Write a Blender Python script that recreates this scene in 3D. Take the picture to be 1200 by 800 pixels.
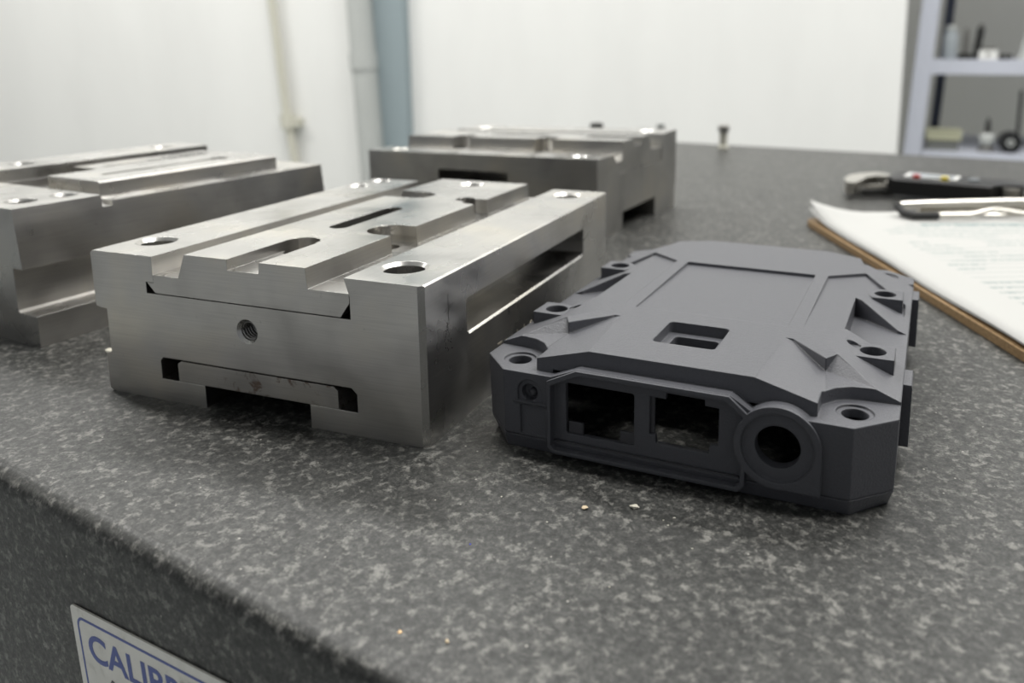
import bpy, bmesh, math, random
from mathutils import Vector, Matrix
random.seed(7)
for o in list(bpy.data.objects):
    bpy.data.objects.remove(o, do_unlink=True)
SC = bpy.context.scene
COL = SC.collection
MM = 0.001
PI = math.pi

# ------------------------------------------------------------ camera
cd = bpy.data.cameras.new('camera')
cd.sensor_width = 36.0
cd.lens = 36.0 * 953.93 / 1200.0
cd.shift_x = -(688.83 - 600) / 1200.0
cd.shift_y = (236.73 - 400) / 1200.0
cd.clip_start = 0.005
cd.clip_end = 50
cd.dof.use_dof = True
cd.dof.focus_distance = 0.182
cd.dof.aperture_fstop = 15.0
cam = bpy.data.objects.new('camera', cd)
COL.objects.link(cam)
yaw, pitch, roll = 0.347307892, 0.186292927, -0.000633769516
fw = Vector((-math.sin(yaw) * math.cos(pitch), math.cos(yaw) * math.cos(pitch), -math.sin(pitch)))
rt = Vector((math.cos(yaw), math.sin(yaw), 0))
up = rt.cross(fw)
r2 = rt * math.cos(roll) + up * math.sin(roll)
u2 = up * math.cos(roll) - rt * math.sin(roll)
M = Matrix((r2, u2, -fw)).transposed().to_4x4()
M.translation = Vector((93.873, -151.0085, 90.7703)) * MM
cam.matrix_world = M
SC.camera = cam

# ------------------------------------------------------------ world, lamps, exposure
W = bpy.data.worlds.new('world'); SC.world = W
W.use_nodes = True
W.node_tree.nodes['Background'].inputs[0].default_value = (0.92, 0.95, 1.0, 1)
W.node_tree.nodes['Background'].inputs[1].default_value = 0.225
SC.view_settings.view_transform = 'Standard'
SC.view_settings.look = 'None'
SC.view_settings.gamma = 1
SC.view_settings.use_curve_mapping = False
SC.view_settings.exposure = 0.0

def lamp(x, y, z, sx, sy, power, col=(1.0, 0.985, 0.95)):
    l = bpy.data.lights.new('ceiling_and_fill_lamp', 'AREA')
    l.shape = 'RECTANGLE'; l.size = sx; l.size_y = sy; l.energy = power; l.color = col
    o = bpy.data.objects.new('ceiling_and_fill_lamp', l)
    o.location = (x, y, z)
    COL.objects.link(o)
    return o
for (x, y, p) in ((-0.9, 0.45, 17), (0.8, 0.30, 36), (-2.7, 0.9, 36), (-1.3, 1.3, 22), (0.9, 1.3, 22), (1.2, 2.55, 20)):  # far-left and alcove lamps are unseen fills, added to brighten the walls there
    lamp(x, y, 1.86, 1.25, 0.28, p)

# ------------------------------------------------------------ materials
def mat(name):
    m = bpy.data.materials.new(name); m.use_nodes = True
    return m, m.node_tree, m.node_tree.nodes['Principled BSDF']

def N(nt, kind, **kw):
    n = nt.nodes.new(kind)
    for k, v in kw.items():
        if k == 'ins':
            for a, b in v.items(): n.inputs[a].default_value = b
        else: setattr(n, k, v)
    return n

def coords(nt, scale=(1, 1, 1), rot=(0, 0, 0)):
    tc = N(nt, 'ShaderNodeTexCoord'); mp = N(nt, 'ShaderNodeMapping')
    mp.inputs['Scale'].default_value = scale; mp.inputs['Rotation'].default_value = rot
    nt.links.new(tc.outputs['Object'], mp.inputs['Vector'])
    return mp.outputs['Vector']

def noise(nt, vec, scale, detail=3, rough=0.5, dist=0.0):
    n = N(nt, 'ShaderNodeTexNoise')
    n.inputs['Scale'].default_value = scale; n.inputs['Detail'].default_value = detail
    n.inputs['Roughness'].default_value = rough; n.inputs['Distortion'].default_value = dist
    nt.links.new(vec, n.inputs['Vector'])
    return n.outputs['Fac']

def ramp(nt, fac, stops, interp='LINEAR'):
    r = N(nt, 'ShaderNodeValToRGB'); r.color_ramp.interpolation = interp
    el = r.color_ramp.elements
    while len(el) < len(stops): el.new(0.5)
    for e, (p, c) in zip(el, stops):
        e.position = p; e.color = (c[0], c[1], c[2], 1) if isinstance(c, tuple) else (c, c, c, 1)
    nt.links.new(fac, r.inputs['Fac'])
    return r.outputs['Color']

def mix(nt, a, b, fac, mode='MIX'):
    m = N(nt, 'ShaderNodeMix', data_type='RGBA', blend_type=mode)
    for s, v in ((m.inputs['Factor'], fac), (m.inputs[6], a), (m.inputs[7], b)):
        if hasattr(v, 'links'): nt.links.new(v, s)
        elif isinstance(v, tuple): s.default_value = (v[0], v[1], v[2], 1)
        else: s.default_value = v
    return m.outputs[2]

def bump(nt, bs, h, strength, dist, bevel=0.0):
    b = N(nt, 'ShaderNodeBump')
    b.inputs['Strength'].default_value = strength; b.inputs['Distance'].default_value = dist
    nt.links.new(h, b.inputs['Height'])
    if bevel:
        bv = N(nt, 'ShaderNodeBevel'); bv.samples = 4; bv.inputs['Radius'].default_value = bevel
        nt.links.new(bv.outputs['Normal'], b.inputs['Normal'])
    nt.links.new(b.outputs['Normal'], bs.inputs['Normal'])

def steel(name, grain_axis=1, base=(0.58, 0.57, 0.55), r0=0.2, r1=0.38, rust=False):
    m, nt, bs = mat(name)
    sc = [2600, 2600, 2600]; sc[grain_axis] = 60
    streak = noise(nt, coords(nt, tuple(sc)), 1.0, 2, 0.6)
    blot = noise(nt, coords(nt, (1, 1, 1)), 30, 3, 0.55, 0.3)
    speck = noise(nt, coords(nt, (1, 1, 1)), 420, 2, 0.6)
    tint = ramp(nt, blot, [(0.3, (base[0]*0.74, base[1]*0.74, base[2]*0.74)), (0.5, base), (0.72, (base[0]*1.12, base[1]*1.09, base[2]*1.02))])
    tint = mix(nt, tint, ramp(nt, streak, [(0.25, 0.82), (0.6, 1.0)]), 0.6, 'MULTIPLY')
    tint = mix(nt, tint, ramp(nt, speck, [(0.24, 0.55), (0.32, 1.0)]), 0.35, 'MULTIPLY')
    if rust:
        rn = noise(nt, coords(nt, (1, 1, 1)), 150, 4, 0.7, 1.0)
        tint = mix(nt, tint, (0.16, 0.075, 0.035), ramp(nt, rn, [(0.58, 0.0), (0.66, 0.7)]))
    nt.links.new(tint, bs.inputs['Base Color'])
    bs.inputs['Metallic'].default_value = 1.0
    rr = ramp(nt, noise(nt, coords(nt, (1, 1, 1)), 45, 3, 0.55, 0.3), [(0.3, r0), (0.7, r1)])
    nt.links.new(rr, bs.inputs['Roughness'])
    bump(nt, bs, streak, 0.10, 0.00008, 0.00028)
    return m

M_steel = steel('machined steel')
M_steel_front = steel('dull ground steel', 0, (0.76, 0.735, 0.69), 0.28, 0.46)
M_steel_side = steel('darker steel side', 1, (0.40, 0.39, 0.375), 0.26, 0.42)  # darker base colour for the right-facing walls of the blocks
M_steel_rust = steel('stained steel', 0, (0.64, 0.615, 0.575), 0.32, 0.5, rust=True)
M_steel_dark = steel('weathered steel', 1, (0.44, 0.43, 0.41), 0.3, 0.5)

def plastic(name, col, rough, grain=0.8, bev=0.0006):
    m, nt, bs = mat(name)
    g = noise(nt, coords(nt), 2000, 3, 0.6)
    c = mix(nt, (col[0]*0.86, col[1]*0.86, col[2]*0.86), (col[0]*1.14, col[1]*1.14, col[2]*1.14), g)
    nt.links.new(c, bs.inputs['Base Color'])
    bs.inputs['Roughness'].default_value = rough
    bs.inputs['IOR'].default_value = 1.6
    bump(nt, bs, g, grain, 0.00015, bev)
    return m
M_case = plastic('charcoal moulded plastic', (0.088, 0.090, 0.102), 0.44)
M_case_in = plastic('charcoal plastic insert', (0.06, 0.06, 0.067), 0.55)

def simple(name, col, rough=0.5, metal=0.0, emit=0):
    m, nt, bs = mat(name)
    n = noise(nt, coords(nt), 90, 4, 0.6)
    c = mix(nt, tuple(k*0.93 for k in col), tuple(min(1, k*1.06) for k in col), n)
    nt.links.new(c, bs.inputs['Base Color'])
    bs.inputs['Roughness'].default_value = rough; bs.inputs['Metallic'].default_value = metal
    return m

def granite():
    m, nt, bs = mat('dark speckled granite')
    v = coords(nt)
    # warp the coordinates for curled mineral flecks
    wn = N(nt, 'ShaderNodeTexNoise'); wn.inputs['Scale'].default_value = 260; wn.inputs['Detail'].default_value = 2
    nt.links.new(v, wn.inputs['Vector'])
    wa = N(nt, 'ShaderNodeVectorMath', operation='MULTIPLY_ADD')
    wa.inputs[1].default_value = (0.0014, 0.0014, 0.0014)
    nt.links.new(wn.outputs['Color'], wa.inputs[0]); nt.links.new(v, wa.inputs[2])
    vw = wa.outputs[0]
    fine = noise(nt, vw, 800, 6, 0.75, 0.15)
    mid = noise(nt, vw, 430, 5, 0.7, 0.1)
    big = noise(nt, v, 60, 3, 0.6)
    gr = N(nt, 'ShaderNodeTexNoise'); gr.inputs['Scale'].default_value = 2400; gr.inputs['Detail'].default_value = 2
    nt.links.new(v, gr.inputs['Vector'])
    base = ramp(nt, fine, [(0.36, (0.006, 0.0065, 0.006)), (0.5, (0.027, 0.028, 0.026)), (0.62, (0.066, 0.066, 0.062))])
    base = mix(nt, base, (0.21, 0.206, 0.19), ramp(nt, mid, [(0.525, 0.0), (0.65, 0.8)]))
    base = mix(nt, base, ramp(nt, big, [(0.3, 0.72), (0.7, 1.2)]), 0.9, 'MULTIPLY')
    base = mix(nt, base, ramp(nt, gr.outputs['Fac'], [(0.3, 0.65), (0.7, 1.25)]), 0.7, 'MULTIPLY')
    vo = N(nt, 'ShaderNodeTexVoronoi', feature='F1'); vo.inputs['Scale'].default_value = 260
    nt.links.new(v, vo.inputs['Vector'])
    gate = ramp(nt, noise(nt, v, 300, 1), [(0.5, 0.0), (0.56, 1.0)])
    dots = mix(nt, ramp(nt, vo.outputs['Distance'], [(0.04, 0.7), (0.075, 0.0)]), gate, 1.0, 'MULTIPLY')
    base = mix(nt, base, (0.55, 0.53, 0.48), dots)
    nt.links.new(base, bs.inputs['Base Color'])
    rr = ramp(nt, fine, [(0.3, 0.52), (0.7, 0.38)])
    nt.links.new(rr, bs.inputs['Roughness'])
    bump(nt, bs, fine, 0.35, 0.0001)
    return m
M_granite = granite()

def wallmat(name, col, s=1.5):
    m, nt, bs = mat(name)
    n = noise(nt, coords(nt, (2.0, 2.0, 0.6)), s, 4, 0.6)
    c = mix(nt, tuple(k*0.95 for k in col), col, ramp(nt, n, [(0.35, 0.0), (0.6, 1.0)]))
    nt.links.new(c, bs.inputs['Base Color'])
    bs.inputs['Roughness'].default_value = 0.8
    bump(nt, bs, noise(nt, coords(nt), 60, 4), 0.1, 0.002)
    return m
M_wall = wallmat('white painted wall', (0.83, 0.83, 0.81))
M_wall_grey = wallmat('grey painted wall', (0.60, 0.60, 0.57))
M_floor = wallmat('grey floor paint', (0.42, 0.44, 0.43))
M_ceil = wallmat('white ceiling', (0.8, 0.8, 0.8))
M_column = wallmat('blue grey paint', (0.27, 0.325, 0.345), 5)
M_pipe = simple('cream pipe paint', (0.56, 0.55, 0.47), 0.5)
M_duct = wallmat('galvanised duct', (0.46, 0.475, 0.46), 9)
M_shelf = simple('pale blue grey shelf paint', (0.53, 0.55, 0.62), 0.45)
M_shelf_dark = simple('dark blue shelf post paint', (0.075, 0.085, 0.12), 0.5)
M_black = simple('black plastic', (0.012, 0.012, 0.013), 0.35)
M_black_rub = simple('black rubber', (0.02, 0.02, 0.02), 0.7)
M_bright = simple('polished steel', (0.60, 0.58, 0.53), 0.3, 1.0)
M_dull = simple('dull steel', (0.32, 0.31, 0.29), 0.45, 1.0)
M_darkmetal = simple('blackened steel', (0.05, 0.05, 0.048), 0.5, 0.6)
M_white = simple('white plastic', (0.78, 0.78, 0.75), 0.4)
M_red = simple('red button plastic', (0.5, 0.03, 0.02), 0.4)
M_yellow = simple('yellow button plastic', (0.75, 0.6, 0.05), 0.4)
M_lcd = simple('grey lcd glass', (0.33, 0.36, 0.38), 0.15)
M_olive = simple('khaki box card', (0.42, 0.42, 0.30), 0.6)
M_greyblock = simple('grey casting', (0.16, 0.165, 0.155), 0.6)
M_hole = simple('dark bore', (0.03, 0.029, 0.027), 0.5, 0.8)
M_blue = simple('blue sign ink', (0.035, 0.075, 0.36), 0.45)
M_chip = simple('pale metal chip', (0.62, 0.59, 0.5), 0.4)
M_gold = simple('brass chip', (0.8, 0.55, 0.3), 0.35, 0.6)
M_gold_pale = simple('tan chip', (0.62, 0.50, 0.33), 0.5)
M_bluechip = simple('blue plastic speck', (0.03, 0.05, 0.8), 0.4)
M_mark = simple('pale stamped edge', (0.50, 0.46, 0.38), 0.5, 0.6)
M_ink = simple('black scribble', (0.015, 0.014, 0.013), 0.6)
M_pen = simple('pen ink', (0.06, 0.06, 0.07), 0.6)

def signmat():
    m, nt, bs = mat('worn white sign plate')
    n = noise(nt, coords(nt), 120, 5, 0.65, 0.6)
    c = ramp(nt, n, [(0.28, (0.45, 0.43, 0.37)), (0.40, (0.80, 0.78, 0.72)), (0.6, (0.88, 0.86, 0.80))])
    nt.links.new(c, bs.inputs['Base Color']); bs.inputs['Roughness'].default_value = 0.4
    return m
M_sign = signmat()

def hardboard():
    m, nt, bs = mat('brown hardboard')
    n = noise(nt, coords(nt, (1, 1, 4)), 500, 4, 0.7)
    c = ramp(nt, n, [(0.3, (0.16, 0.095, 0.04)), (0.7, (0.36, 0.24, 0.12))])
    nt.links.new(c, bs.inputs['Base Color']); bs.inputs['Roughness'].default_value = 0.6
    return m
M_board = hardboard()
M_paper_plain = simple('white paper', (0.43, 0.43, 0.418), 0.9)

def paper_print():
    """a printed form: grey rules and rows of small type, all flat ink on the sheet (object space, metres)"""
    m, nt, bs = mat('printed form paper')
    tc = N(nt, 'ShaderNodeTexCoord'); sep = N(nt, 'ShaderNodeSeparateXYZ')
    nt.links.new(tc.outputs['Object'], sep.inputs[0])
    def math_(op, a, b=None, c=None):
        n = N(nt, 'ShaderNodeMath', operation=op)
        for i, v in enumerate((a, b, c)):
            if v is None: continue
            if hasattr(v, 'links'): nt.links.new(v, n.inputs[i])
            else: n.inputs[i].default_value = v
        return n.outputs[0]
    X, Y = sep.outputs['X'], sep.outputs['Y']
    row = math_('MODULO', math_('ADD', Y, 1.0), 0.0062)
    inrow = math_('LESS_THAN', row, 0.0026)
    rule = math_('LESS_THAN', row, 0.0006)
    letters = noise(nt, coords(nt, (900, 160, 1)), 1.0, 2, 0.6)
    let = math_('GREATER_THAN', letters, 0.47)
    blk = noise(nt, coords(nt, (30, 55, 1)), 1.0, 1, 0.5)
    inblk = math_('GREATER_THAN', blk, 0.46)
    ink = math_('MULTIPLY', math_('MULTIPLY', inrow, let), inblk)
    # body area of the table of entries
    tab = math_('MULTIPLY', rule, math_('GREATER_THAN', Y, 0.075))
    ink = math_('MAXIMUM', math_('MULTIPLY', ink, 0.38), math_('MULTIPLY', tab, 0.30))
    mx = math_('MULTIPLY', math_('GREATER_THAN', X, 0.022), math_('LESS_THAN', X, 0.195))
    my = math_('MULTIPLY', math_('GREATER_THAN', Y, 0.028), math_('LESS_THAN', Y, 0.27))
    ink = math_('MULTIPLY', ink, math_('MULTIPLY', mx, my))
    title = math_('MULTIPLY', math_('MULTIPLY', math_('GREATER_THAN', Y, 0.0305), math_('LESS_THAN', Y, 0.0345)), math_('MULTIPLY', math_('GREATER_THAN', X, 0.045), math_('LESS_THAN', X, 0.17)))
    ink = math_('MAXIMUM', ink, math_('MULTIPLY', math_('MULTIPLY', title, math_('GREATER_THAN', letters, 0.44)), 0.75))
    c = mix(nt, (0.44, 0.44, 0.426), (0.03, 0.12, 0.13), ink)
    nt.links.new(c, bs.inputs['Base Color']); bs.inputs['Roughness'].default_value = 0.8
    return m
M_form = paper_print()

# ------------------------------------------------------------ mesh helpers (all shapes in millimetres)
class Shape:
    def __init__(s): s.bm = bmesh.new()
def prism(poly, axis, a, b):
    """extrude polygon along axis: 'z' poly=(x,y); 'y' poly=(x,z); 'x' poly=(y,z)"""
    bm = bmesh.new()
    def P(p, t):
        if axis == 'z': return (p[0], p[1], t)
        if axis == 'y': return (p[0], t, p[1])
        return (t, p[0], p[1])
    A = [bm.verts.new(P(p, a)) for p in poly]; B = [bm.verts.new(P(p, b)) for p in poly]
    n = len(poly)
    bm.faces.new(A); bm.faces.new(B)
    for i in range(n): bm.faces.new((A[i], A[(i+1) % n], B[(i+1) % n], B[i]))
    bmesh.ops.recalc_face_normals(bm, faces=bm.faces)
    return bm
def box(x0, x1, y0, y1, z0, z1): return prism([(x0, y0), (x1, y0), (x1, y1), (x0, y1)], 'z', z0, z1)
def circ(cx, cy, r, n=40, a0=0, a1=360):
    full = abs(a1-a0) >= 360
    k = n if full else n
    return [(cx + r*math.cos(math.radians(a0+(a1-a0)*i/(k if full else k-1))), cy + r*math.sin(math.radians(a0+(a1-a0)*i/(k if full else k-1)))) for i in range(k)]
def cyl(cx, cy, r, axis, a, b, n=40): return prism(circ(cx, cy, r, n), axis, a, b)
def cone(cx, cy, r0, r1, z0, z1, n=40):
    bm = bmesh.new()
    A = [bm.verts.new((p[0], p[1], z0)) for p in circ(cx, cy, r0, n)]; B = [bm.verts.new((p[0], p[1], z1)) for p in circ(cx, cy, r1, n)]
    bm.faces.new(A); bm.faces.new(B)
    for i in range(n): bm.faces.new((A[i], A[(i+1) % n], B[(i+1) % n], B[i]))
    bmesh.ops.recalc_face_normals(bm, faces=bm.faces)
    return bm
def loft(p0, z0, p1, z1):
    bm = bmesh.new()
    A = [bm.verts.new((p[0], p[1], z0)) for p in p0]; B = [bm.verts.new((p[0], p[1], z1)) for p in p1]
    n = len(p0)
    bm.faces.new(A); bm.faces.new(B)
    for i in range(n): bm.faces.new((A[i], A[(i+1) % n], B[(i+1) % n], B[i]))
    bmesh.ops.recalc_face_normals(bm, faces=bm.faces)
    return bm
def hull(pts):
    bm = bmesh.new()
    for p in pts: bm.verts.new(p)
    r = bmesh.ops.convex_hull(bm, input=bm.verts)
    bmesh.ops.recalc_face_normals(bm, faces=bm.faces)
    return bm
def mir(bm):
    for v in bm.verts: v.co.x = -v.co.x
    bmesh.ops.reverse_faces(bm, faces=bm.faces)
    return bm
def stadium(cx, cy, hw, y0, y1, n=16):
    """slot along y, rounded ends"""
    return [(cx+hw*math.cos(a), y1-hw+hw*math.sin(a)) for a in [PI*i/n for i in range(n+1)]] + [(cx+hw*math.cos(a), y0+hw+hw*math.sin(a)) for a in [PI+PI*i/n for i in range(n+1)]]
def rrect(x0, x1, y0, y1, r, n=5):
    out = []
    for cx, cy, a in ((x1-r, y1-r, 0), (x0+r, y1-r, 90), (x0+r, y0+r, 180), (x1-r, y0+r, 270)):
        out += [(cx+r*math.cos(math.radians(a+90*i/n)), cy+r*math.sin(math.radians(a+90*i/n))) for i in range(n+1)]
    return out

def csg(base, ops):
    """base bmesh, ops = list of ('-' or '+', bmesh); returns a mesh (mm)"""
    me = bpy.data.meshes.new('m'); base.to_mesh(me); base.free()
    o = bpy.data.objects.new('tmp', me); COL.objects.link(o)
    tmp = []
    for k, (op, b) in enumerate(ops):
        m2 = bpy.data.meshes.new('c'); b.to_mesh(m2); b.free()
        c = bpy.data.objects.new('tmpc', m2); COL.objects.link(c); tmp.append(c)
        md = o.modifiers.new('b', 'BOOLEAN'); md.solver = 'EXACT'
        md.operation = 'DIFFERENCE' if op == '-' else 'UNION'; md.object = c
    bpy.context.view_layer.update()
    ev = o.evaluated_get(bpy.context.evaluated_depsgraph_get())
    out = bpy.data.meshes.new_from_object(ev)
    for c in tmp + [o]:
        d = c.data; bpy.data.objects.remove(c, do_unlink=True); bpy.data.meshes.remove(d)
    return out
def tomesh(*bms):
    me = bpy.data.meshes.new('m'); B = bmesh.new()
    for b in bms:
        t = bpy.data.meshes.new('t'); b.to_mesh(t); B.from_mesh(t); bpy.data.meshes.remove(t); b.free()
    B.to_mesh(me); B.free()
    return me
def obj(name, me, m, parent=None, smooth=35, loc=None, rz=None):
    if isinstance(me, bmesh.types.BMesh): me = tomesh(me)
    me.transform(Matrix.Scale(MM, 4))
    me.name = name
    me.materials.clear()
    for mm in (m if isinstance(m, (list, tuple)) else [m]): me.materials.append(mm)
    if smooth:
        for p in me.polygons: p.use_smooth = True
        me.set_sharp_from_angle(angle=math.radians(smooth))
    o = bpy.data.objects.new(name, me); COL.objects.link(o)
    if parent: o.parent = parent
    if loc: o.location = Vector(loc) * MM
    if rz is not None: o.rotation_euler[2] = rz
    return o
def facemat(o, fn):
    for p in o.data.polygons: p.material_index = fn(p.normal, p.center / MM)
def tag(o, label=None, cat=None, group=None, kind=None):
    for k, v in (('label', label), ('category', cat), ('group', group), ('kind', kind)):
        if v: o[k] = v
    return o
def thing(name, loc, rz, label, cat, group=None):
    o = bpy.data.objects.new(name, None); COL.objects.link(o)
    o.empty_display_size = 0.01
    o.location = Vector(loc) * MM; o.rotation_euler[2] = rz
    return tag(o, label, cat, group)
def struct(name, bm, m, loc=None):
    return tag(obj(name, bm, m, smooth=0, loc=loc), kind='structure')
def tube(pts, r, n=10, closed=False):
    bm = bmesh.new(); rings = []
    P = [Vector(p) for p in pts]; ref = Vector((0, 0, 1))
    for i, p in enumerate(P):
        t = (P[min(i+1, len(P)-1)] - P[max(i-1, 0)]).normalized()
        rf = ref if abs(t.dot(ref)) < 0.95 else Vector((1, 0, 0))
        a = t.cross(rf).normalized(); b = t.cross(a)
        rr = r[i] if isinstance(r, (list, tuple)) else r
        rings.append([bm.verts.new(p + a*rr*math.cos(2*PI*k/n) + b*rr*math.sin(2*PI*k/n)) for k in range(n)])
    for i in range(len(rings)-1):
        for k in range(n): bm.faces.new((rings[i][k], rings[i][(k+1) % n], rings[i+1][(k+1) % n], rings[i+1][k]))
    bm.faces.new(rings[0]); bm.faces.new(rings[-1])
    bmesh.ops.recalc_face_normals(bm, faces=bm.faces)
    return bm
def lathe(cx, cy, prof, n=24):
    bm = bmesh.new(); rings = []
    for r, z in prof: rings.append([bm.verts.new((cx+r*math.cos(2*PI*k/n), cy+r*math.sin(2*PI*k/n), z)) for k in range(n)])
    for i in range(len(rings)-1):
        for k in range(n): bm.faces.new((rings[i][k], rings[i][(k+1) % n], rings[i+1][(k+1) % n], rings[i+1][k]))
    bm.faces.new(rings[0]); bm.faces.new(rings[-1])
    bmesh.ops.recalc_face_normals(bm, faces=bm.faces)
    return bm

# ------------------------------------------------------------ the room
struct('floor', box(-5600, 3400, -2200, 3300, -900, -850), M_floor)
struct('ceiling', box(-5600, 3400, -2200, 3300, 1900, 1950), M_ceil)
struct('wall_back', box(-5600, 132, 2000, 2100, -850, 1900), M_wall)
struct('wall_left', box(-5700, -5600, -2200, 2100, -850, 1900), M_wall)
struct('wall_alcove', box(132, 3400, 3000, 3100, -850, 1900), M_wall_grey)
struct('wall_return', box(32, 132, 2100, 3000, -850, 1900), M_wall_grey)

# column, downpipe and thin conduit on the back wall
tag(obj('steel_column', prism([(-1353, 1969), (-1250, 1969), (-1250, 1999.5), (-1353, 1999.5)], 'z', -850, 1900), M_column),
    'blue grey painted column against the white back wall', 'column')
dp = thing('drain_pipe', (-1373, 1955, -850), 0, 'wide mottled grey pipe running up directly left of the blue grey column', 'pipe')
obj('pipe_run', tube([(12, 0, 0), (2, 0, 590), (-18, 0, 1100), (-60, 0, 2750)], 38, 20), M_duct, dp)
obj('pipe_joint', tube([(-10, 0, 880), (-12, 0, 930)], 42, 20), M_duct, dp)
cp = thing('wall_conduit', (-1690, 1975, -850), 0, 'thin cream conduit on the white wall, left of the blue grey column', 'pipe')
obj('pipe_run', tube([(26, 0, 0), (14, 0, 570), (-8, 0, 720), (-38, 0, 1100), (-56, 0, 2750)], 13, 14), M_pipe, cp)
obj('pipe_clamp', csg(tube([(-5, 0, 690), (-11, 0, 735)], 22, 16), [('+', box(-5, 36, -6, 24, 698, 724))]), M_pipe, cp)

# ------------------------------------------------------------ granite surface plate
def table():
    a = Vector((-85, -40.6)); b = Vector((33, -63.3)); d = (b-a).normalized()
    R0 = a + d*620
    e = Vector((-51, 606)); f = Vector((204, 585)); g = (f-e).normalized()
    R1 = e + g*560
    pl = Vector((-238, 300)); q = Vector((-d.y, d.x))
    L0 = pl - q*((pl-a).dot(q)); L1 = pl + q*352
    bm = bmesh.new()
    v0 = [bm.verts.new((p.x, p.y, 0)) for p in (L0, R0, R1, L1)]
    v1 = [bm.verts.new((p.x, p.y, -150)) for p in (L0, R0, R1, L1)]
    bm.faces.new(v0); bm.faces.new(v1[::-1])
    for i in range(4): bm.faces.new((v0[i], v1[i], v1[(i+1) % 4], v0[(i+1) % 4]))
    bmesh.ops.recalc_face_normals(bm, faces=bm.faces)
    ed = [x for x in bm.edges if all(abs(v.co.z) < 1e-6 for v in x.verts)]
    bmesh.ops.bevel(bm, geom=ed, offset=4.5, segments=4, profile=0.5, affect='EDGES')
    t = thing('granite_surface_plate', (0, 0, 0), 0, 'thick dark speckled granite surface plate carrying the steel blocks', 'table')
    obj('slab', bm, M_granite, t, 60)
    st = tag(obj('plate_stand', csg(box(-130, 560, 20, 520, -850, -150.5), [('-', box(-90, 520, -50, 600, -800, -200))]), M_column), 'blue grey stand under the granite plate', 'stand')
    return d
d_edge = table()

# ------------------------------------------------------------ steel fixture blocks
def hole_ops(cx, cy, r, top, depth=20, cs=0.9):
    return [('-', cyl(cx, cy, r, 'z', top-depth, top+3)), ('-', cone(cx, cy, r, r+cs+0.25*cs, top-cs, top+0.25*cs))]

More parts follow.
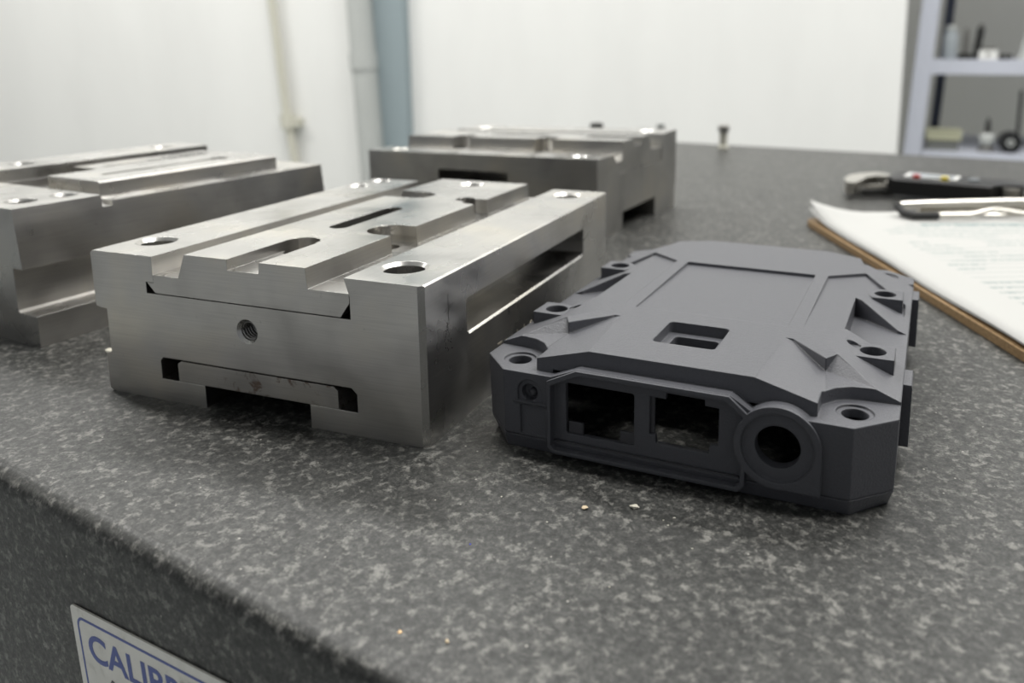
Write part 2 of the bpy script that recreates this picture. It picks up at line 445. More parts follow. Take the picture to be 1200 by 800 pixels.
def steel_block(label, loc, rz, L=128.0, slot=(20.2, 103.6), mirror=False, detail=True, extra=1.0):
    T = thing('steel_fixture_block', loc, rz, label, 'steel block')
    H = 38.9; HC = 40.3
    mm_ = (lambda b: (lambda: ([setattr(v.co, 'x', -100-v.co.x) for v in b.verts], bmesh.ops.reverse_faces(b, faces=b.faces), b)[2])()) if mirror else (lambda b: b)
    # body profile (front outline), extruded along y
    prof = [(-96.3, 0), (-65, 0), (-65, 6), (-73.7, 6), (-79.2, 6), (-79.2, 11), (-78.2, 12), (-20.2, 12), (-18.7, 10.6), (-18.7, 6), (-24, 6), (-32.4, 6), (-32.4, 0), (0, 0), (0, H), (-20.7, H), (-19.3, 34.6), (-19.3, 29), (-81.6, 29), (-81.6, 32.0), (-79, 32.0), (-79, H), (-100, H), (-100, 23.8), (-98.6, 23.4), (-96.3, 23.2), (-96.3, 11.2), (-98.2, 10.6), (-98.2, 0.8)]
    body = prism(prof, 'y', 0, L)
    ops = [('-', prism([(-6.25, -5), (6, -5), (6, 7.25)], 'z', -5, 60)),
           ('-', prism([(0.6, H-1.05), (0.6, H+0.6), (-1.05, H+0.6)], 'y', -5, L+5)),
           ('-', prism([(-100.6, H-1.4), (-100.6, H+0.6), (-98.6, H+0.6)], 'y', -5, L+5))]
    ops += hole_ops(-12.6, 12.9, 5.0, H)
    ops += hole_ops(-91.5, 13.5, 4.4, H)
    ops += hole_ops(-11.2, 117.5, 4.6, H)
    ops += hole_ops(-94.8, 110.3, 3.0, H) + hole_ops(-93.4, 123.2, 3.0, H)
    # side slot with an inner ledge
    ops += [('-', prism(rrect(slot[0], slot[1], 21.3, 30.3, 1.0, 3), 'x', -12, 5)),
            ('-', prism([(0.05, 20.7), (0.05, 21.5), (-0.6, 21.5), (-0.6, 21.35)], 'y', slot[0]+1, slot[1]-1)),
            ('-', box(-16, -7, slot[0]+1, slot[1]-1, 25.6, 30.2))]
    # threaded hole in the front
    ops += [('-', cyl(-50, 22.3, 2.45, 'y', -5, 16, 28)), ('-', (lambda b: b)(prismcone(-50, 22.3, 3.2, 2.45, -0.01, 0.8)))]
    if mirror:
        body = mm_(body); ops = [(k, mm_(b)) for k, b in ops]
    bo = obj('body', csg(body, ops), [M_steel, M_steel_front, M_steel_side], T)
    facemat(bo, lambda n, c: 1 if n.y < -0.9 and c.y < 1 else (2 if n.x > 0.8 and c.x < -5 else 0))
    # dovetail insert
    ip = [(-78.6, 29.25), (-22.1, 29.25), (-19.45, 32.9), (-19.45, 35.2), (-31.0, 35.2), (-31.4, HC), (-44.8, HC), (-45.1, 37.5), (-54.6, 37.5), (-54.7, HC), (-68.0, HC), (-70.6, 34), (-78.95, 34), (-78.95, 31.9), (-81.1, 31.9)]
    ins = prism(ip, 'y', 0, L)
    iops = [('-', box(-57, -43, 20, L+5, 36, 37.6))] if False else []
    # fill of the front groove behind its rounded end
    iops.append(('+', box(-56, -43.5, 21.5, L, 36.5, HC)))
    iops.append(('-', cyl(-50.0, 22.0, 4.75, 'z', 34.0, HC+2, 36)))
    iops.append(('-', prism(stadium(-52.0, 0, 2.9, 38.2, 71.5), 'z', 30, HC+2)))
    iops.append(('-', prism([(-25, 35.6), (-25, 48.6)] + [(-35.6+6.5*math.cos(a), 42.1+6.5*math.sin(a)) for a in [PI/2+PI*i/16 for i in range(17)]], 'z', 35.2, HC+2)))
    iops.append(('-', cyl(-36.5, 42.1, 3.2, 'z', 30, HC+2)))
    iops.append(('-', prism([(-25, 84.6), (-25, 93.8)] + [(-33.0+4.6*math.cos(a), 89.2+4.6*math.sin(a)) for a in [PI/2+PI*i/16 for i in range(17)]], 'z', 35.2, HC+2)))
    iops.append(('-', cyl(-38.6, 92.0, 3.3, 'z', 32, HC+2)))
    iops.append(('-', prism([(-75, 99.5), (-75, 88.0)] + [(-58.0+5.75*math.cos(a), 93.75+5.75*math.sin(a)) for a in [-PI/2+PI*i/16 for i in range(17)]], 'z', 37.6, HC+2)))
    iops += hole_ops(-51.0, 120.0, 4.0, HC)
    if mirror:
        ins = mm_(ins); iops = [(k, mm_(b)) for k, b in iops]
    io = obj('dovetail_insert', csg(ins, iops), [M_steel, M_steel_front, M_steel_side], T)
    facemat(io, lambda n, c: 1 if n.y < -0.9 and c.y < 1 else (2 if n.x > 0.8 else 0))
    # bottom insert bridging the recess
    bp = [(-73.5, 6.05), (-24.2, 6.05), (-24.2, 10.6), (-25.4, 11.55), (-72.4, 11.55), (-73.5, 10.8)]
    b2 = prism(bp, 'y', 0.05, L-0.05)
    if mirror: b2 = mm_(b2)
    obj('bottom_insert', b2, M_steel_rust if detail else M_steel_dark, T)
    # thread turns inside the front hole
    if detail:
        pts = [(-50+2.35*math.cos(a), 0.9+a/(2*PI)*0.85, 22.3+2.35*math.sin(a)) for a in [2*PI*i/20 for i in range(20*9)]]
        obj('thread', tube(pts, 0.28, 6), M_steel_dark, T)
    return T
def prismcone(cx, cz, r0, r1, y0, y1, n=28):
    bm = bmesh.new()
    A = [bm.verts.new((p[0], y0, p[1])) for p in circ(cx, cz, r0+0.01, n)]; B = [bm.verts.new((p[0], y1, p[1])) for p in circ(cx, cz, r1, n)]
    bm.faces.new(A); bm.faces.new(B)
    for i in range(n): bm.faces.new((A[i], A[(i+1) % n], B[(i+1) % n], B[i]))
    bmesh.ops.recalc_face_normals(bm, faces=bm.faces)
    return bm

B1 = steel_block('bright machined steel block with threaded front hole, beside the charcoal case', (0, 0, 0), 0)
# stamped characters and scribble on the block's right face
def strokes(segs, x, w=0.35, t=0.06):
    out = []
    for (y0, z0, y1, z1) in segs:
        d = Vector((y1-y0, z1-z0)); L = max(d.length, 0.01); d /= L; n = Vector((-d.y, d.x))*w/2
        c = [(y0+n.x, z0+n.y), (y1+n.x, z1+n.y), (y1-n.x, z1-n.y), (y0-n.x, z0-n.y)]
        out.append(prism(c, 'x', x, x+t))
    return tomesh(*out)
st_ = []
for y, kind in ((37, 'J'), (41.5, 'r'), (45, 'i'), (49, 'l'), (53.5, 't'), (58, 'c'), (62, 'i')):
    z = 9.0
    g = {'J': [(0, 3.4, 2.6, 3.4), (1.6, 3.4, 1.6, .3), (1.6, .3, .3, 0)], 'r': [(0, 3, 1.2, 3), (1.2, 3, 1.2, .4)], 'i': [(.5, 2.6, .5, .4), (.5, 3.5, .5, 3.2)], 'l': [(.5, 3.4, .5, .2)],
         't': [(0, 2.4, 1.4, 2.4), (.7, 3.4, .7, .2)], 'c': [(1.5, 3, .4, 2.4), (.4, 2.4, .4, .8), (.4, .8, 1.5, .2)]}[kind]
    st_ += [(y+a, z+b, y+c, z+d) for a, b, c, d in g]
obj('stamped_characters', strokes(st_, -0.02), M_mark, B1, 0)
sc_ = [(9.5, 30.0, 13.8, 31.3), (10.5, 29.2, 12.5, 30.6), (11.3, 34, 11.3, 28), (10.6, 27.4, 10.9, 24.5)]
for i in range(26):
    y = 9.2 + random.random()*3; z = 20 + random.random()*8
    sc_.append((y, z, y+random.uniform(-.5, .9), z+random.uniform(-.8, .8)))
obj('scribble', strokes(sc_, -0.02, 0.16, 0.05), M_ink, B1, 0)

def rear_block():
    T = thing('steel_fixture_block', (-30.05, 213.4, 0), math.radians(82.67), 'grey steel block standing behind the front block, its long slotted side facing us', 'steel block')
    L = 140.0
    def shear(b):
        for v in b.verts: v.co.z -= 3.6*(v.co.y/140)*(max(v.co.z, 0)/45)
        return b
    body = prism([(-6.5, 0), (22, 0), (22, 9.5), (64.5, 10.5), (64.5, 0), (94, 0), (94, 12), (95.5, 13), (95.5, 44.8), (75.5, 44.3), (73.6, 38), (73.6, 29.6), (19, 29.6), (19, 35.5), (14.2, 35.5), (12, 39.6), (-6.5, 39.6)], 'y', 0, L)
    ops = [('-', prism(rrect(50, 93, 22, 30.8, 1), 'x', -30, 30)), ('-', prism([(-7.5, 38.9), (-7.5, 41), (-5.4, 41)], 'y', -5, L+5))]
    for y in (14, 126): ops += hole_ops(2.5, y, 3.6, 39.6) + hole_ops(85.5, y, 4, 44.6)
    me = csg(body, [(k, b) for k, b in ops]); b = bmesh.new(); b.from_mesh(me); bpy.data.meshes.remove(me); shear(b)
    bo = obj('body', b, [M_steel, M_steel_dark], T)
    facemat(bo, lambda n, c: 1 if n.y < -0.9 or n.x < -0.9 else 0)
    ins = prism([(19.2, 29.9), (73.4, 29.9), (73.4, 37), (59, 37.5), (57.6, 45.4), (46, 45.4), (45.5, 41.5), (37, 41.5), (36, 45.4), (22.6, 45.4), (22, 35.6), (19.2, 35.6)], 'y', 0.4, L-4)
    io = [('-', box(34, 46.5, 26, L, 41.4, 50))]
    io = [('+', box(30, 50, 30, L-4.2, 41, 45.39))]
    for y in (46, 99): io.append(('-', prism([(20, y-5.5), (20, y+5.5)] + [(29+5.5*math.cos(a), y+5.5*math.sin(a)) for a in [PI/2-PI*i/14 for i in range(15)]], 'z', 37, 60)))
    io.append(('-', prism(stadium(41, 0, 3, 52, 92), 'z', 36, 60)))
    me = csg(ins, io); b = bmesh.new(); b.from_mesh(me); bpy.data.meshes.remove(me); shear(b)
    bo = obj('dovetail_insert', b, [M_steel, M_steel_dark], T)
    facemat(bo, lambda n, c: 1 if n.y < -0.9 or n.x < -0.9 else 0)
rear_block()

# left block, of another pattern
def left_block():
    T = thing('steel_fixture_block', (-146.6, 16.25, 0), math.radians(-6.44), 'steel block with a stepped flange and raised cross pad, cut by the left edge', 'steel block')
    L = 127.8
    prof = [(0, 0), (0, 9.9), (-8.6, 9.9), (-9.4, 10.6), (-9.4, 24.2), (-4.4, 24.2), (-6.07, 40.7), (-100, 40.7), (-100, 0)]
    body = prism(prof, 'y', 0, L)
    pad = prism([(-4.4, 24.2), (-6.3, 43.0), (-100, 43.0), (-100, 24.2)], 'y', 0, 28.1)
    ops = [('+', pad),
           ('-', prism([(-9.5, 39.0), (2, 39.0), (2, 60), (-12, 60), (-17, 43.5)], 'y', 28.1, 31.6)),
           ('-', prism([(0.6, -1), (0.6, 1), (-0.6, 1)], 'y', -5, -1))]
    for (x, y, r) in ((-18.5, 9.5, 4.0), (-17.2, 22.5, 3.4), (-60, 19, 4.6)): ops += hole_ops(x, y, r, 43.0)
    ops.append(('-', box(-77, -50, 30, L+3, 37, 60)))
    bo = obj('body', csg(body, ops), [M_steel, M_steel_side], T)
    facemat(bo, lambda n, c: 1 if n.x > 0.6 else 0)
    ins = prism([(-16.8, 40.7), (-16.8, 45.2), (-17.4, 45.8), (-46, 45.8), (-46, 40.7)], 'y', 34.5, 112.8)
    iops = [('-', box(-33, -29.5, 45, 96, 43.6, 50)), ('-', cyl(-31.2, 96, 3.4, 'z', 42, 50)), ('-', prism([(-10, 34), (-17.5, 33), (-23, 30), (-10, 30)], 'z', 30, 60))]
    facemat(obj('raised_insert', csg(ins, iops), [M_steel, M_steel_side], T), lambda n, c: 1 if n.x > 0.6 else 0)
    rb = prism([(-78, 40.5), (-78, 45.6), (-99.8, 45.6), (-99.8, 40.5)], 'y', 34.5, L)
    obj('outer_rail', csg(rb, hole_ops(-89, 112, 4, 45.6) + hole_ops(-89, 50, 4, 45.6)), M_steel, T)
    rr = prism([(-52, 37), (-52, 44.2), (-72, 44.2), (-72, 37)], 'y', 60, L-8)
    obj('inner_rail', csg(rr, [('-', box(-64, -60, 66, L-14, 42.4, 50))]), M_steel, T)
    return T
left_block()

# ------------------------------------------------------------ charcoal plastic housing
def charcoal_case():
    T = thing('plastic_enclosure', (54.578, 12.719, 0), -0.053232, 'angular charcoal plastic enclosure with port openings, right of the steel block', 'enclosure')
    def outline(front, side, back, ch=7.6):
        h = [(38.2, front), (side, front+ch), (side, back-ch), (38.2, back)]
        return h + [(-x, y) for x, y in reversed(h)]
    TOP = 25.2
    body = loft(outline(-6.9, 46.0, 111), 3.6, outline(-7.7, 46.2, 111), TOP)
    S = []
    def both(fn):
        S.append(('-', fn())); S.append(('-', mir(fn())))
    # side slopes
    both(lambda: prism([(32.5, TOP), (46.0, 19.6), (60, 19.6), (60, 40), (32.5, 40)], 'y', -20, 96.5))
    # side panels, sunk a little deeper towards the rear
    P = [(23.0, 27), (23.0, 78.6), (33.3, 86.3), (45.2, 74.2), (45.2, 27)]
    both(lambda: hull([(23.0, 27, TOP+.02), (23.0, 78.6, TOP-.8), (33.3, 86.3, TOP-0.95), (45.2, 74, TOP-0.95), (45.2, 27, TOP+.02)] + [(x, y, 40) for x, y in P]))
    def low():
        z = lambda x: TOP - (x-32.5)*(5.6/13.5)
        return hull([(32.6, 62.5, z(32.6)), (32.6, 85.8, z(32.6)-.9), (33.2, 86.2, z(33.2)-.9), (44.6, 74.8, z(44.6)-1.3), (44.6, 62.5, z(44.6)), (32.6, 62.5, 40), (32.6, 85.8, 40), (33.2, 86.2, 40), (44.6, 74.8, 40), (44.6, 62.5, 40)])
    both(low)
    # corner pads
    both(lambda: prism([(31, -20), (31, 1.2), (33.5, 4.5), (36.5, 6.4), (40, 7.2), (60, 7.6), (60, -20)], 'z', 19.0, 40))
    both(lambda: prism([(31.5, 140), (31.5, 97.5), (36, 96.4), (60, 96.4), (60, 140)], 'z', 20.2, 40))
    # front step and ledge
    arc = circ(24.0, 12.3, 8.8, 14, 130, 50)
    S.append(('-', prism([(-60, 19.0), (-26.3, 19.0), (-19.8, 21.7), (14.0, 21.7), (18.0, 19.2)] + arc + [(30, 19.0), (60, 19.0), (60, 40), (-60, 40)], 'y', -20, -4.7)))
    # falling corner facets
    R = [(18.2, -6.5), (20.3, 21.2), (22, 21.0), (30.6, 11.4), (31.8, 2.0), (31.8, -6.5)]
    zr = lambda x, y: TOP - max(0, (x - (18.2 + (y+5)*0.08)))*0.27
    both(lambda: hull([(x, y, zr(x, y)) for x, y in R] + [(x, y, 40) for x, y in R]))
    both(lambda: hull([(30.4, 11.5, zr(30.4, 11.5)+.02), (31.7, 1.0, zr(31.7, 1.0)+.02), (41.5, 7.6, 21.6), (32.4, 15.0, TOP-.1), (30.4, 11.5, 40), (31.7, 1, 40), (41.5, 7.6, 40), (32.4, 15.0, 40)]))
    # rear deck corners and rear slope
    both(lambda: prism([(17, 130), (17, 110.2), (30, 103.5), (31.6, 96), (60, 96), (60, 130)], 'z', 20.2, 40))
    S.append(('-', hull([(-40, 109, TOP), (40, 109, TOP), (-40, 112, 22), (40, 112, 22), (-40, 120, 22), (40, 120, 22), (-40, 120, 40), (40, 120, 40), (-40, 109, 40), (40, 109, 40)])))
    # window and its ledge
    S.append(('-', prism(rrect(-7.6, 7.2, 7.0, 21.8, 1.3), 'z', TOP-2.6, 40)))
    S.append(('-', prism(rrect(-5.4, 5.4, 8.6, 19.0, 1.0), 'z', 12, 40)))
    # big shallow top panel
    S.append(('-', hull([(-19.4, 29.5, TOP-.3), (19.4, 29.5, TOP-.3), (-19.4, 78.3, TOP-.9), (19.4, 78.3, TOP-.9), (-19.4, 29.5, 40), (19.4, 29.5, 40), (-19.4, 78.3, 40), (19.4, 78.3, 40)])))
    # deep side pockets
    both(lambda: prism([(32.2, 33.0), (32.2, 61.6), (43.6, 50.2), (60, 50.2), (60, 31), (44, 29.5)], 'z', 19.7, 40))
    # thin raised lip between pocket and the rear lug: pocket 2
    # hollow inside
    S.append(('-', prism([(-27, -4.7), (27, -4.7), (27, 106), (-27, 106)], 'z', -1, 19.6)))
    S.append(('-', prism([(-36, -4.7), (36, -4.7), (43.8, 3), (43.8, 101), (36, 108.5), (-36, 108.5), (-43.8, 101), (-43.8, 3)], 'z', -1, 16.6)))
    # front port recess and openings
    rec = [(-26.0, 3.0), (-25.2, 2.2), (15.8, 2.2), (16.8, 3.0), (17.0, 17.6), (13.3, 20.5), (-19.4, 20.5), (-26.0, 17.4)]
    outr = [(-26.8, 3.7), (-26.8, 2.4), (-25.6, 1.3), (16.3, 1.3), (17.7, 2.6), (17.9, 18.4), (14.0, 21.65), (-19.8, 21.65), (-26.9, 18.2)]
    S.append(('+', prism(outr, 'y', -8.4, -6.2)))
    S.append(('-', prism(rec, 'y', -20, -6.0)))
    S.append(('-', prism(rrect(-23.2, -7.0, 5.6, 17.7, .6, 3), 'y', -20, 0)))
    S.append(('-', prism([(-3.5, 9.2), (-2.2, 9.2), (-2.0, 7.3), (9.6, 7.2), (9.8, 9.2), (11.6, 9.4), (11.6, 17.7), (8.6, 17.8), (8.5, 19.1), (.2, 19.2), (.1, 17.8), (-3.5, 17.8)], 'y', -20, 0)))
    # fill plate for the round port
    ops = [(a, b) for a, b in S]
    ops.append(('+', csgb(cyl(24.0, 12.3, 8.8, 'y', -8.4, -5.0, 56), [('+', box(24.0, 32.8, -8.39, -5.0, 3.62, 12.3))])))
    ops.append(('-', cyl(24.0, 12.3, 7.3, 'y', -20, -7.5, 48)))
    ops.append(('-', cyl(24.0, 12.3, 4.55, 'y', -20, 0, 44)))
    # lugs
    for cy in (23.8, 70.8):
        for s in (1, -1):
            g = prism([(44.0, cy-4.4), (44.0, cy+4.4), (38.5, cy+4.6), (36.3, cy+3.6), (34.9, cy+1.5), (34.7, cy-1.5), (36.2, cy-4.4)], 'z', 17.0, 23.8)
            ops.append(('+', g if s > 0 else mir(g)))
            for q in (cyl(39.3*s, cy, 2.85, 'z', 10, 40, 32),):
                ops.append(('-', q))
            if cy < 50: ops.append(('-', cyl(35.0*s, cy+2.0, 1.6, 'z', 23.45, 40, 24)))
    for s in (1, -1):
        for cy in (0.2, 103.5):
            zt = 19.0 if cy < 50 else 20.2
            ops.append(('-', cyl(37.8*s, cy, 3.75, 'z', zt-0.45, 40, 36)))
            ops.append(('-', cyl(37.8*s, cy, 2.7, 'z', 10, 40, 32)))
    # small screw boss on the front left
    ops.append(('-', prism(circ(-31.6, 14.3, 3.1, 20, 0, 180) + [(-34.7, 12.2), (-28.5, 12.2)], 'y', -20, -6.7)))
    ops.append(('-', cyl(-31.9, 14.2, 2.0, 'y', -20, -5.0, 28)))
    ops.append(('-', box(-34.2, -27.8, -20, -6.5, 3.9, 11.2)))
    ops.append(('+', hull([(-35.6, -7.9, 12.1), (-26.7, -7.9, 12.1), (-35.6, -6, 12.3), (-26.7, -6, 12.3), (-35.3, -7.5, 11.4), (-27, -7.5, 11.4), (-35.3, -6, 11.3), (-27, -6, 11.3)])))
    me = csg(body, ops)
    obj('housing', me, M_case, T, 30)
    # lower lip
    lip = loft(outline(-5.9, 45.0, 109.8), 0, outline(-7.0, 46.0, 110.9), 3.45)
    obj('base_lip', csg(lip, [('-', prism([(-36, -3.8), (36, -3.8), (43.2, 3), (43.2, 101), (36, 107), (-36, 107), (-43.2, 101), (-43.2, 3)], 'z', -1, 5))]), M_case, T, 30)
    obj('inner_ledge', prism([(-25.4, 2.9), (-24.8, 2.5), (15.6, 2.5), (16.2, 3.1), (16.2, 3.7), (-25.4, 3.7)], 'y', -6.6, -5.9), M_case_in, T, 30)
    for (x0, x1) in ((-22.7, -19.2), (-10.4, -7.0)):
        obj('port_corner_tab', box(x0, x1, -5.6, -4.9, 5.6, 8.4), M_case_in, T, 0)
    obj('port_side_rib', box(-3.5, -2.5, -5.4, -4.9, 9.2, 17.8), M_case_in, T, 0)
    p = obj('locating_pin', lathe(0, 0, [(1.0, 0), (1.0, .9), (.6, 1.4), (.05, 1.5)], 20), M_case_in, T)
    p.rotation_euler[0] = PI/2; p.location = Vector((-31.5, -5.0, 13.9))*MM
    for cy in (17.6, 83.5):
        t = csg(box(45.9, 48.0, cy, cy+9.2, 5.2, 19.4), [('-', prism([(47.9, cy-1), (49, cy-1), (49, cy+12), (47.9, cy+12)], 'z', 18.9, 25))])
        obj('side_tab', t, M_case, T, 30)
    return T
def csgb(a, ops):
    me = csg(a, ops); b = bmesh.new(); b.from_mesh(me); bpy.data.meshes.remove(me); return b
charcoal_case()

# ------------------------------------------------------------ clipboard with its form
def clipboard():
    ang = math.atan2(0.40943, 0.91234)      # local x along the short edge
    T = thing('clipboard', (58.1, 281.9, 0), ang, 'brown hardboard clipboard with wire clip, behind the charcoal enclosure', 'clipboard')
    b = prism(rrect(0, 216, -300, 0, 7, 6), 'z', 0.2, 3.1)
    obj('board', b, M_board, T, 30)
    obj('clip_bar', tube([(47, -10, 11.2), (60, -10, 11.6), (105, -10, 12), (150, -10, 11.6), (163, -10, 11.2)], 2.1, 14), M_bright, T)
    obj('clip_plate', prism([(-6, 3.3), (-13, 3.3), (-12.5, 6), (-9, 9.2), (-6, 9.2)], 'x', 58, 152), M_bright, T)
    # (the plate's profile is given as y, z)
    obj('clip_lever', tube([(56, -21, 7.6), (78, -21.5, 7.6), (86, -18.5, 8.6), (93, -17, 9.4), (101, -18.5, 8.6), (108, -21.5, 7.6), (150, -21.5, 7.6)], 1.4, 10), M_bright, T)
    obj('rubber_grip', tube([(46, -9, 11), (46.5, -15, 8), (49, -20.5, 7.8), (62, -21.2, 7.8)], 2.0, 10), M_black_rub, T)
    obj('rubber_grip', tube([(164, -9, 11), (163.5, -15, 8), (161, -20.5, 7.8), (148, -21.2, 7.8)], 2.0, 10), M_black_rub, T)
    # paper sheets, lifted and curled at the near corner; local frame: x along short edge, y down the sheet
    def sheet(x0, y0, w, h, z, lift, seed, rot=0.0):
        bm = bmesh.new(); nx, ny = 28, 40; G = []
        for j in range(ny+1):
            row = []
            for i in range(nx+1):
                x = w*i/nx; y = h*j/ny
                dx = max(0, 1-math.hypot(x/34, y/30)); q = dx*dx
                zz = z + lift*q + 0.5*math.sin(x/31+seed)*math.sin(y/47+seed*2) + 0.3*math.sin(y/13+seed)*max(0, 1-x/20)
                row.append(bm.verts.new((x, y, zz)))
            G.append(row)
        for j in range(ny):
            for i in range(nx): bm.faces.new((G[j][i], G[j][i+1], G[j+1][i+1], G[j+1][i]))
        return bm
    def put(name, label, x0, y0, w, h, z, lift, seed, rot, m):
        o = obj(name, sheet(x0, y0, w, h, 0, lift, seed, rot), m, None, 60)
        sol = o.modifiers.new('t', 'SOLIDIFY'); sol.thickness = 0.00014; sol.offset = 1
        mw = Matrix.Translation(Vector((58.1, 281.9, 0))*MM) @ Matrix.Rotation(ang, 4, 'Z') @ Matrix.Translation(Vector((x0, y0, z))*MM) @ Matrix.Rotation(rot, 4, 'Z') @ Matrix.Scale(-1, 4, (0, 1, 0))
        # sheet y runs towards the viewer: flip in the mesh instead of the object
        for v in o.data.vertices: v.co.y = -v.co.y
        o.data.flip_normals()
        mw = Matrix.Translation(Vector((58.1, 281.9, 0))*MM) @ Matrix.Rotation(ang + rot, 4, 'Z')
        o.matrix_world = Matrix.Translation(Vector((58.1, 281.9, 0))*MM) @ Matrix.Rotation(ang, 4, 'Z') @ Matrix.Translation(Vector((x0, y0, z))*MM) @ Matrix.Rotation(rot, 4, 'Z')
        tag(o, label, 'paper')
    put('paper_sheet', 'lowest white sheet on the clipboard, edge peeping out below the others', 3, -3, 208, 292, 3.9, 2.0, 0.6, 0.006, M_paper_plain)
    put('paper_sheet', 'middle white sheet between the form and the lowest sheet', 2, -1, 208, 290, 4.4, 4.0, 0.6, -0.004, M_paper_plain)
    put('paper_sheet', 'top sheet, a printed form with a curled left corner under the clip', 3.5, 2, 206, 286, 4.9, 7.0, 0.6, -0.012, M_form_y)
M_form_y = M_form
# the printed pattern is measured down the sheet: flip its Y
for n in M_form.node_tree.nodes:
    if n.type == 'SEPXYZ':
        lk = n.outputs['Y'].links
        outs = [(l.to_socket) for l in lk]
        inv = M_form.node_tree.nodes.new('ShaderNodeMath'); inv.operation = 'MULTIPLY'; inv.inputs[1].default_value = -1
        M_form.node_tree.links.new(n.outputs['Y'], inv.inputs[0])
        for s in outs: M_form.node_tree.links.new(inv.outputs[0], s)
        break
clipboard()

# ------------------------------------------------------------ digital caliper
def caliper():
    T = thing('digital_caliper', (104, 389, 0), math.radians(-14), 'black digital caliper with silver jaws, lying behind the clipboard', 'caliper')
    obj('beam', box(-6, 150, -5.5, 6.5, 5.6, 8.8), M_bright, T)
    body = prism([(-2, -13), (2, -15), (56, -15), (62, -9), (72, -8), (72, 8), (60, 12), (40, 13), (2, 13), (-2, 10)], 'z', 3.0, 13.5)
    obj('slider_body', csg(body, [('-', hull([(-3, -20, 15), (80, -20, 15), (-3, -15, 12), (80, -15, 12), (-3, -12.5, 14), (80, -12.5, 14)]))]), M_black, T)
    obj('display', box(8, 34, -6, 7, 13.5, 14.0), M_lcd, T)
    obj('display_frame', csg(box(6, 36, -8, 9, 13.4, 13.9), [('-', box(8, 34, -6, 7, 13, 15))]), M_white, T)
    obj('button', cyl(14, -9.8, 2.2, 'z', 13.4, 15.4, 20), M_red, T)
    obj('button', cyl(30, -9.8, 2.2, 'z', 13.4, 15.6, 20), M_yellow, T)
    obj('button', cyl(45, -3, 3.0, 'z', 13.4, 14.6, 20), M_lcd, T)
    obj('thumb_wheel', cyl(66, -9, 5, 'z', 4, 12, 24), M_dull, T)
    # jaws
    hook = [(-6.2, 13), (-10, 20), (-17, 22), (-25, 14), (-29, 0), (-28, -14), (-22, -30), (-17, -30), (-16.5, -16), (-17, -3), (-13, 6), (-6.2, 7)]
    obj('fixed_jaw', prism(hook, 'z', 3.2, 10.5), M_bright, T)
    obj('moving_jaw', prism([(2, -13), (-5, -15), (-14, -24), (-16, -21), (-10, -10), (-3, -4), (2, -4)], 'z', 1.5, 5.5), M_darkmetal, T)
    obj('jaw_tip', prism([(-3, -5), (-12, -10), (-15, -17), (-9, -13), (0, -8)], 'z', 5.5, 7.4), M_bright, T)
caliper()

# ------------------------------------------------------------ small things at the far edge of the plate
def stud(x, y, h, r, m, label, name='steel_stud', cap=None):
    T = thing(name, (x, y, 0), 0, label, 'stud')
    obj('shaft', lathe(0, 0, [(r*1.15, 0.1), (r*1.15, 2), (r*.8, 3), (r*.85, h*0.72)], 20), m, T)
    obj('head', lathe(0, 0, [(r*.85, h*.72+.05), (r*1.15, h*0.75), (r*1.15, h*.95), (r*.8, h)], 20), cap or m, T)
stud(-43, 594, 22, 4.6, M_pipe, 'short olive stud standing alone at the far edge of the plate', cap=M_dull)
stud(-160, 575, 22, 5.5, M_pipe, 'dark knobbed stud showing above the rear block', cap=M_darkmetal)
stud(-100, 585, 23, 3.4, M_duct, 'pale thin stud showing above the right end of the rear block')

# ------------------------------------------------------------ swarf and crumbs
def chip(x, y, s, m, label, flat=0.4, seed=0, group=None):
    rnd = random.Random(seed); bm = bmesh.new()
    for i in range(11):
        v = Vector((rnd.gauss(0, 1), rnd.gauss(0, 1), rnd.gauss(0, 1))).normalized() * rnd.uniform(.75, 1.1)
        bm.verts.new((v.x*s, v.y*s*0.8, v.z*s*flat + s*flat*0.9))
    bmesh.ops.convex_hull(bm, input=bm.verts)
    bmesh.ops.recalc_face_normals(bm, faces=bm.faces)
    o = obj('chip', bm, m, None, 0, loc=(x, y, 0.0))
    return tag(o, label, 'chip', group)

chip(42.4, -10.9, 0.85, M_gold_pale, 'small tan chip on the granite, left of the white chip in front of the enclosure', seed=1)
chip(51.8, -7.2, 1.1, M_chip, 'pale round chip on the granite directly in front of the enclosure window port', seed=2)
chip(27.0, -54.0, 0.5, M_gold, 'brass coloured chip on the rounded front edge of the plate', seed=3)
chip(35.1, -53.2, 0.5, M_gold_pale, 'tan speck just right of the brass coloured chip on the front edge', seed=4)
chip(26.5, -29.4, 0.22, M_bluechip, 'tiny blue speck on the granite below the gap between block and enclosure', seed=5)
chip(-122.5, 20.3, 2.4, M_chip, 'pale triangular chip on the granite beside the lower left edge of the front block', 0.35, seed=6)
SPK = ['topmost of three tiny bright specks below the enclosure middle', 'lowest of three tiny bright specks below the enclosure middle', 'middle one of three tiny bright specks below the enclosure middle',
       'lone tiny bright speck on the granite below the round port', 'tiny bright speck just below the small tan chip', 'tiny bright speck by the lower left corner of the enclosure', 'lone tiny bright speck in the open granite at bottom centre']
for k, (x, y, r) in enumerate(((60.2, -8.1, .26), (59.7, -11.0, .26), (58.4, -9.6, .22), (65.7, -16.7, .25), (37.2, -17.9, .24), (24.8, -12.6, .24), (54.8, -32.3, .24))):
    chip(x, y, r, M_chip, SPK[k], 0.5, seed=10+k, group='bright swarf specks')

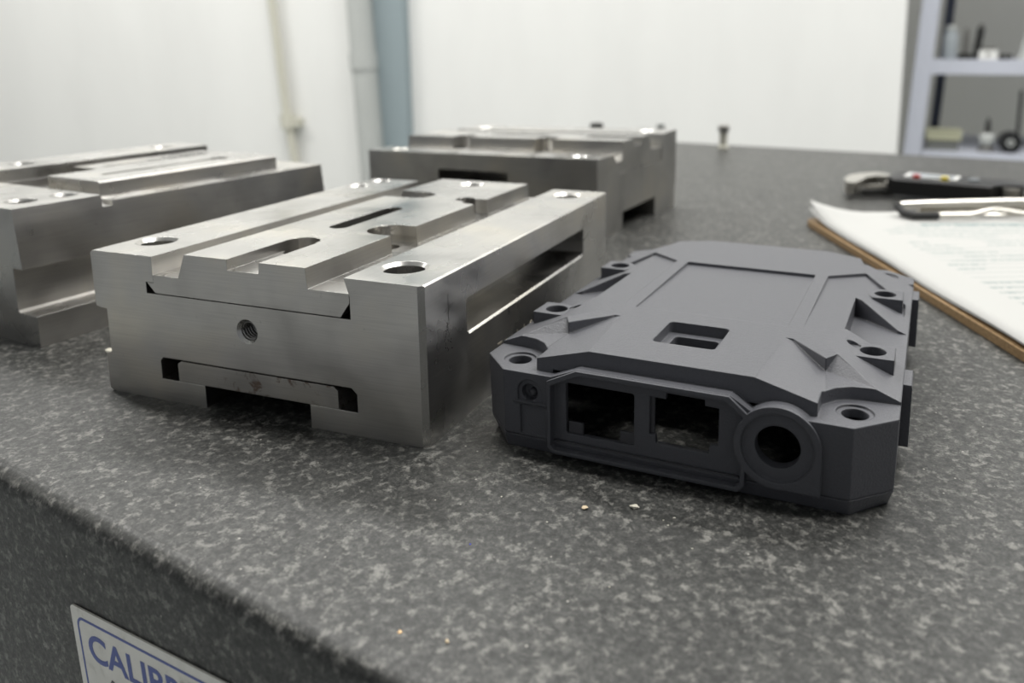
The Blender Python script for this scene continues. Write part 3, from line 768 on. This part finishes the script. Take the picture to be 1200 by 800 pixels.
# ------------------------------------------------------------ shelving unit in the alcove
def shelving():
    T = thing('metal_shelving', (170, 2060, -850), 0, 'pale blue grey slotted angle shelving unit at the right edge', 'shelf')
    lean = -0.045
    def post(name, x0, x1, y0, y1, m, ln):
        bm = box(x0, x1, y0, y1, 0, 2700)
        for v in bm.verts: v.co.x += ln*(v.co.z-700)
        return obj(name, bm, m, T, 0)
    post('post', -18, 20, 0, 3, M_shelf, 0.052)
    post('post', -20.5, -18, 0, 38, M_shelf, 0.052)
    post('post', 58, 82, 430, 470, M_shelf_dark, 0.052)
    post('post', 940, 980, 0, 3, M_shelf, 0.0)
    for z in (651, 878, 1260, 1560):
        zz = z
        s = obj('shelf_board', csg(box(22, 980, 3, 460, zz, zz+36), [('-', box(24, 978, 6, 457, zz-1, zz+34))]), M_shelf, T, 0)
    return T
shelving()

def at(x, z): return x, z
SY = 2100
up_z = -850 + 878 + 36 + 0.3
lo_z = -850 + 651 + 36 + 0.3
def shelf_obj(name, label, cat, x, y, z, parts, group=None):
    T = thing(name, (x, y, z), 0, label, cat, group)
    for n, bm, m in parts: obj(n, bm, m, T)
    return T
shelf_obj('glass_jar', 'pale translucent jar at the left end of the upper shelf', 'jar', 240, SY, up_z,
          [('body', lathe(0, 0, [(17, 0), (18, 4), (18, 58), (13, 66), (13, 72)]), M_lcd), ('lid', lathe(0, 0, [(14, 72.1), (14, 80), (10, 82)]), M_duct)])
shelf_obj('drill_chuck', 'dark slim tool standing beside the pale jar on the upper shelf', 'tool', 277, SY+10, up_z,
          [('base', lathe(0, 0, [(17, 0), (17, 10), (10, 16)]), M_darkmetal), ('shank', lathe(0, 0, [(7, 16.1), (7, 60), (5, 76)]), M_dull)])
shelf_obj('boring_bar', 'dark upright bar leaning behind the white block on the upper shelf', 'tool', 306, SY+45, up_z,
          [('shaft', tube([(-2, 0, 0.5), (6, 0, 78)], 9, 16), M_darkmetal), ('tip', tube([(6.1, 0, 79), (7, 0, 87)], 6, 16), M_dull)])
shelf_obj('white_block', 'small white block lying on the upper shelf', 'block', 326, SY-10, up_z,
          [('body', csg(box(-20, 20, -15, 15, 0, 22), [('-', cyl(0, 11, 5, 'y', -20, 20, 20))]), M_white), ('cap', box(-12, 14, -10, 10, 22.1, 29), M_dull)])
shelf_obj('steel_nut', 'dark round nut right of the white block', 'nut', 366, SY, up_z,
          [('body', csg(lathe(0, 0, [(14, 0), (15, 3), (15, 10), (13, 13)], 6), [('-', cyl(0, 0, 6, 'z', -1, 20, 20))]), M_darkmetal)])
shelf_obj('angle_plate', 'tilted grey angle plate at the right edge of the upper shelf', 'plate', 412, SY, up_z,
          [('body', prism([(-20, 0), (24, 0), (24, 84), (0, 84)], 'y', -16, 10), M_duct), ('rib', prism([(-4, 0), (16, 0), (16, 70), (8, 70)], 'y', -24, -16.1), M_white)])
shelf_obj('parts_box', 'khaki lidded box at the left end of the lower shelf', 'box', 240, SY+10, lo_z,
          [('body', box(-36, 36, -26, 26, 0, 26), M_greyblock), ('lid', csg(box(-40, 42, -30, 30, 26.1, 52), [('-', box(-30, 30, -31, -28, 30, 48))]), M_olive)])
shelf_obj('spindle_fixture', 'small spindle fixture with an upright spike on the lower shelf', 'fixture', 342, SY, lo_z,
          [('base', lathe(0, 0, [(20, 0), (20, 8), (12, 14)]), M_dull), ('head', lathe(0, 0, [(12, 14.1), (19, 24), (19, 38), (10, 46)]), M_duct), ('spike', lathe(0, 0, [(7, 46.1), (6, 70), (2, 84)]), M_darkmetal)])
shelf_obj('black_roll', 'black round roll right of the spindle fixture', 'roll', 392, SY-6, lo_z,
          [('roll', csg(cyl(0, 26, 25.8, 'y', -22, 22, 40), [('-', cyl(0, 26, 9, 'y', -30, 30, 24))]), M_black), ('hub', csg(cyl(0, 26, 8.9, 'y', -23, 20, 24), [('-', cyl(0, 26, 5, 'y', -30, 30, 24))]), M_duct)])
shelf_obj('tall_rod', 'thin dark rod standing at the right end of the lower shelf', 'rod', 416, SY+50, lo_z,
          [('rod', lathe(0, 0, [(9, 0), (9, 8), (4, 10), (4, 150)]), M_darkmetal)])

# ------------------------------------------------------------ calibration sign on the edge of the plate
def sign():
    a = Vector((-85, -40.6, 0)); ex = Vector((0.98199457, -0.18890913, 0)); ez = Vector((0, 0, 1)); ny = Vector((-0.18890913, -0.98199457, 0))
    tilt = math.radians(4.4)
    T = bpy.data.objects.new('sign_plate', None); COL.objects.link(T)
    T.empty_display_size = 0.01
    tag(T, 'white sign plate with blue border and blue capitals CALIBR on the granite edge', 'sign')
    X = ex*math.cos(tilt) + ez*math.sin(tilt); Z = -ex*math.sin(tilt) + ez*math.cos(tilt)
    Mx = Matrix((X, Z, X.cross(Z))).transposed().to_4x4()
    o = a + ex*27.3 + ez*(-22.0) + ny*0.15
    Mx.translation = o*MM
    T.matrix_world = Mx
    # local: x right, y up, z outwards, origin at the upper left corner
    Wd, Hd = 95, 44
    pl = prism(rrect(0, Wd, -Hd, 0, 1.2, 4), 'z', 0, 0.35)
    obj('plate', pl, M_sign, T, 30)
    ob = prism(rrect(2.0, Wd-2.0, -Hd+2.0, -2.0, 2.2, 5), 'z', 0.35, 0.40)
    obj('border', csg(ob, [('-', prism(rrect(2.55, Wd-2.55, -Hd+2.55, -2.55, 1.8, 5), 'z', 0, 2))]), M_blue, T, 0)
    cu = bpy.data.curves.new('t', 'FONT'); cu.body = 'CALIBR'; cu.size = 8.6; cu.extrude = 0.03; cu.offset = 0.16; cu.space_character = 1.0
    to = bpy.data.objects.new('t', cu); COL.objects.link(to)
    bpy.context.view_layer.update()
    me = bpy.data.meshes.new_from_object(to.evaluated_get(bpy.context.evaluated_depsgraph_get()))
    bpy.data.objects.remove(to, do_unlink=True)
    me.transform(Matrix.Translation((5.0, -10.7, 0.38)) @ Matrix.Diagonal((1.17, 0.97, 1.0, 1)))
    obj('lettering', me, M_blue, T, 0)
    obj('handwriting', tube([(12.6, -16, .40), (11.6, -14.6, .40), (12.4, -13.4, .40), (13.6, -13.8, .40), (13.4, -15.4, .40), (14.6, -17.0, .40)], 0.14, 6), M_pen, T)
sign()
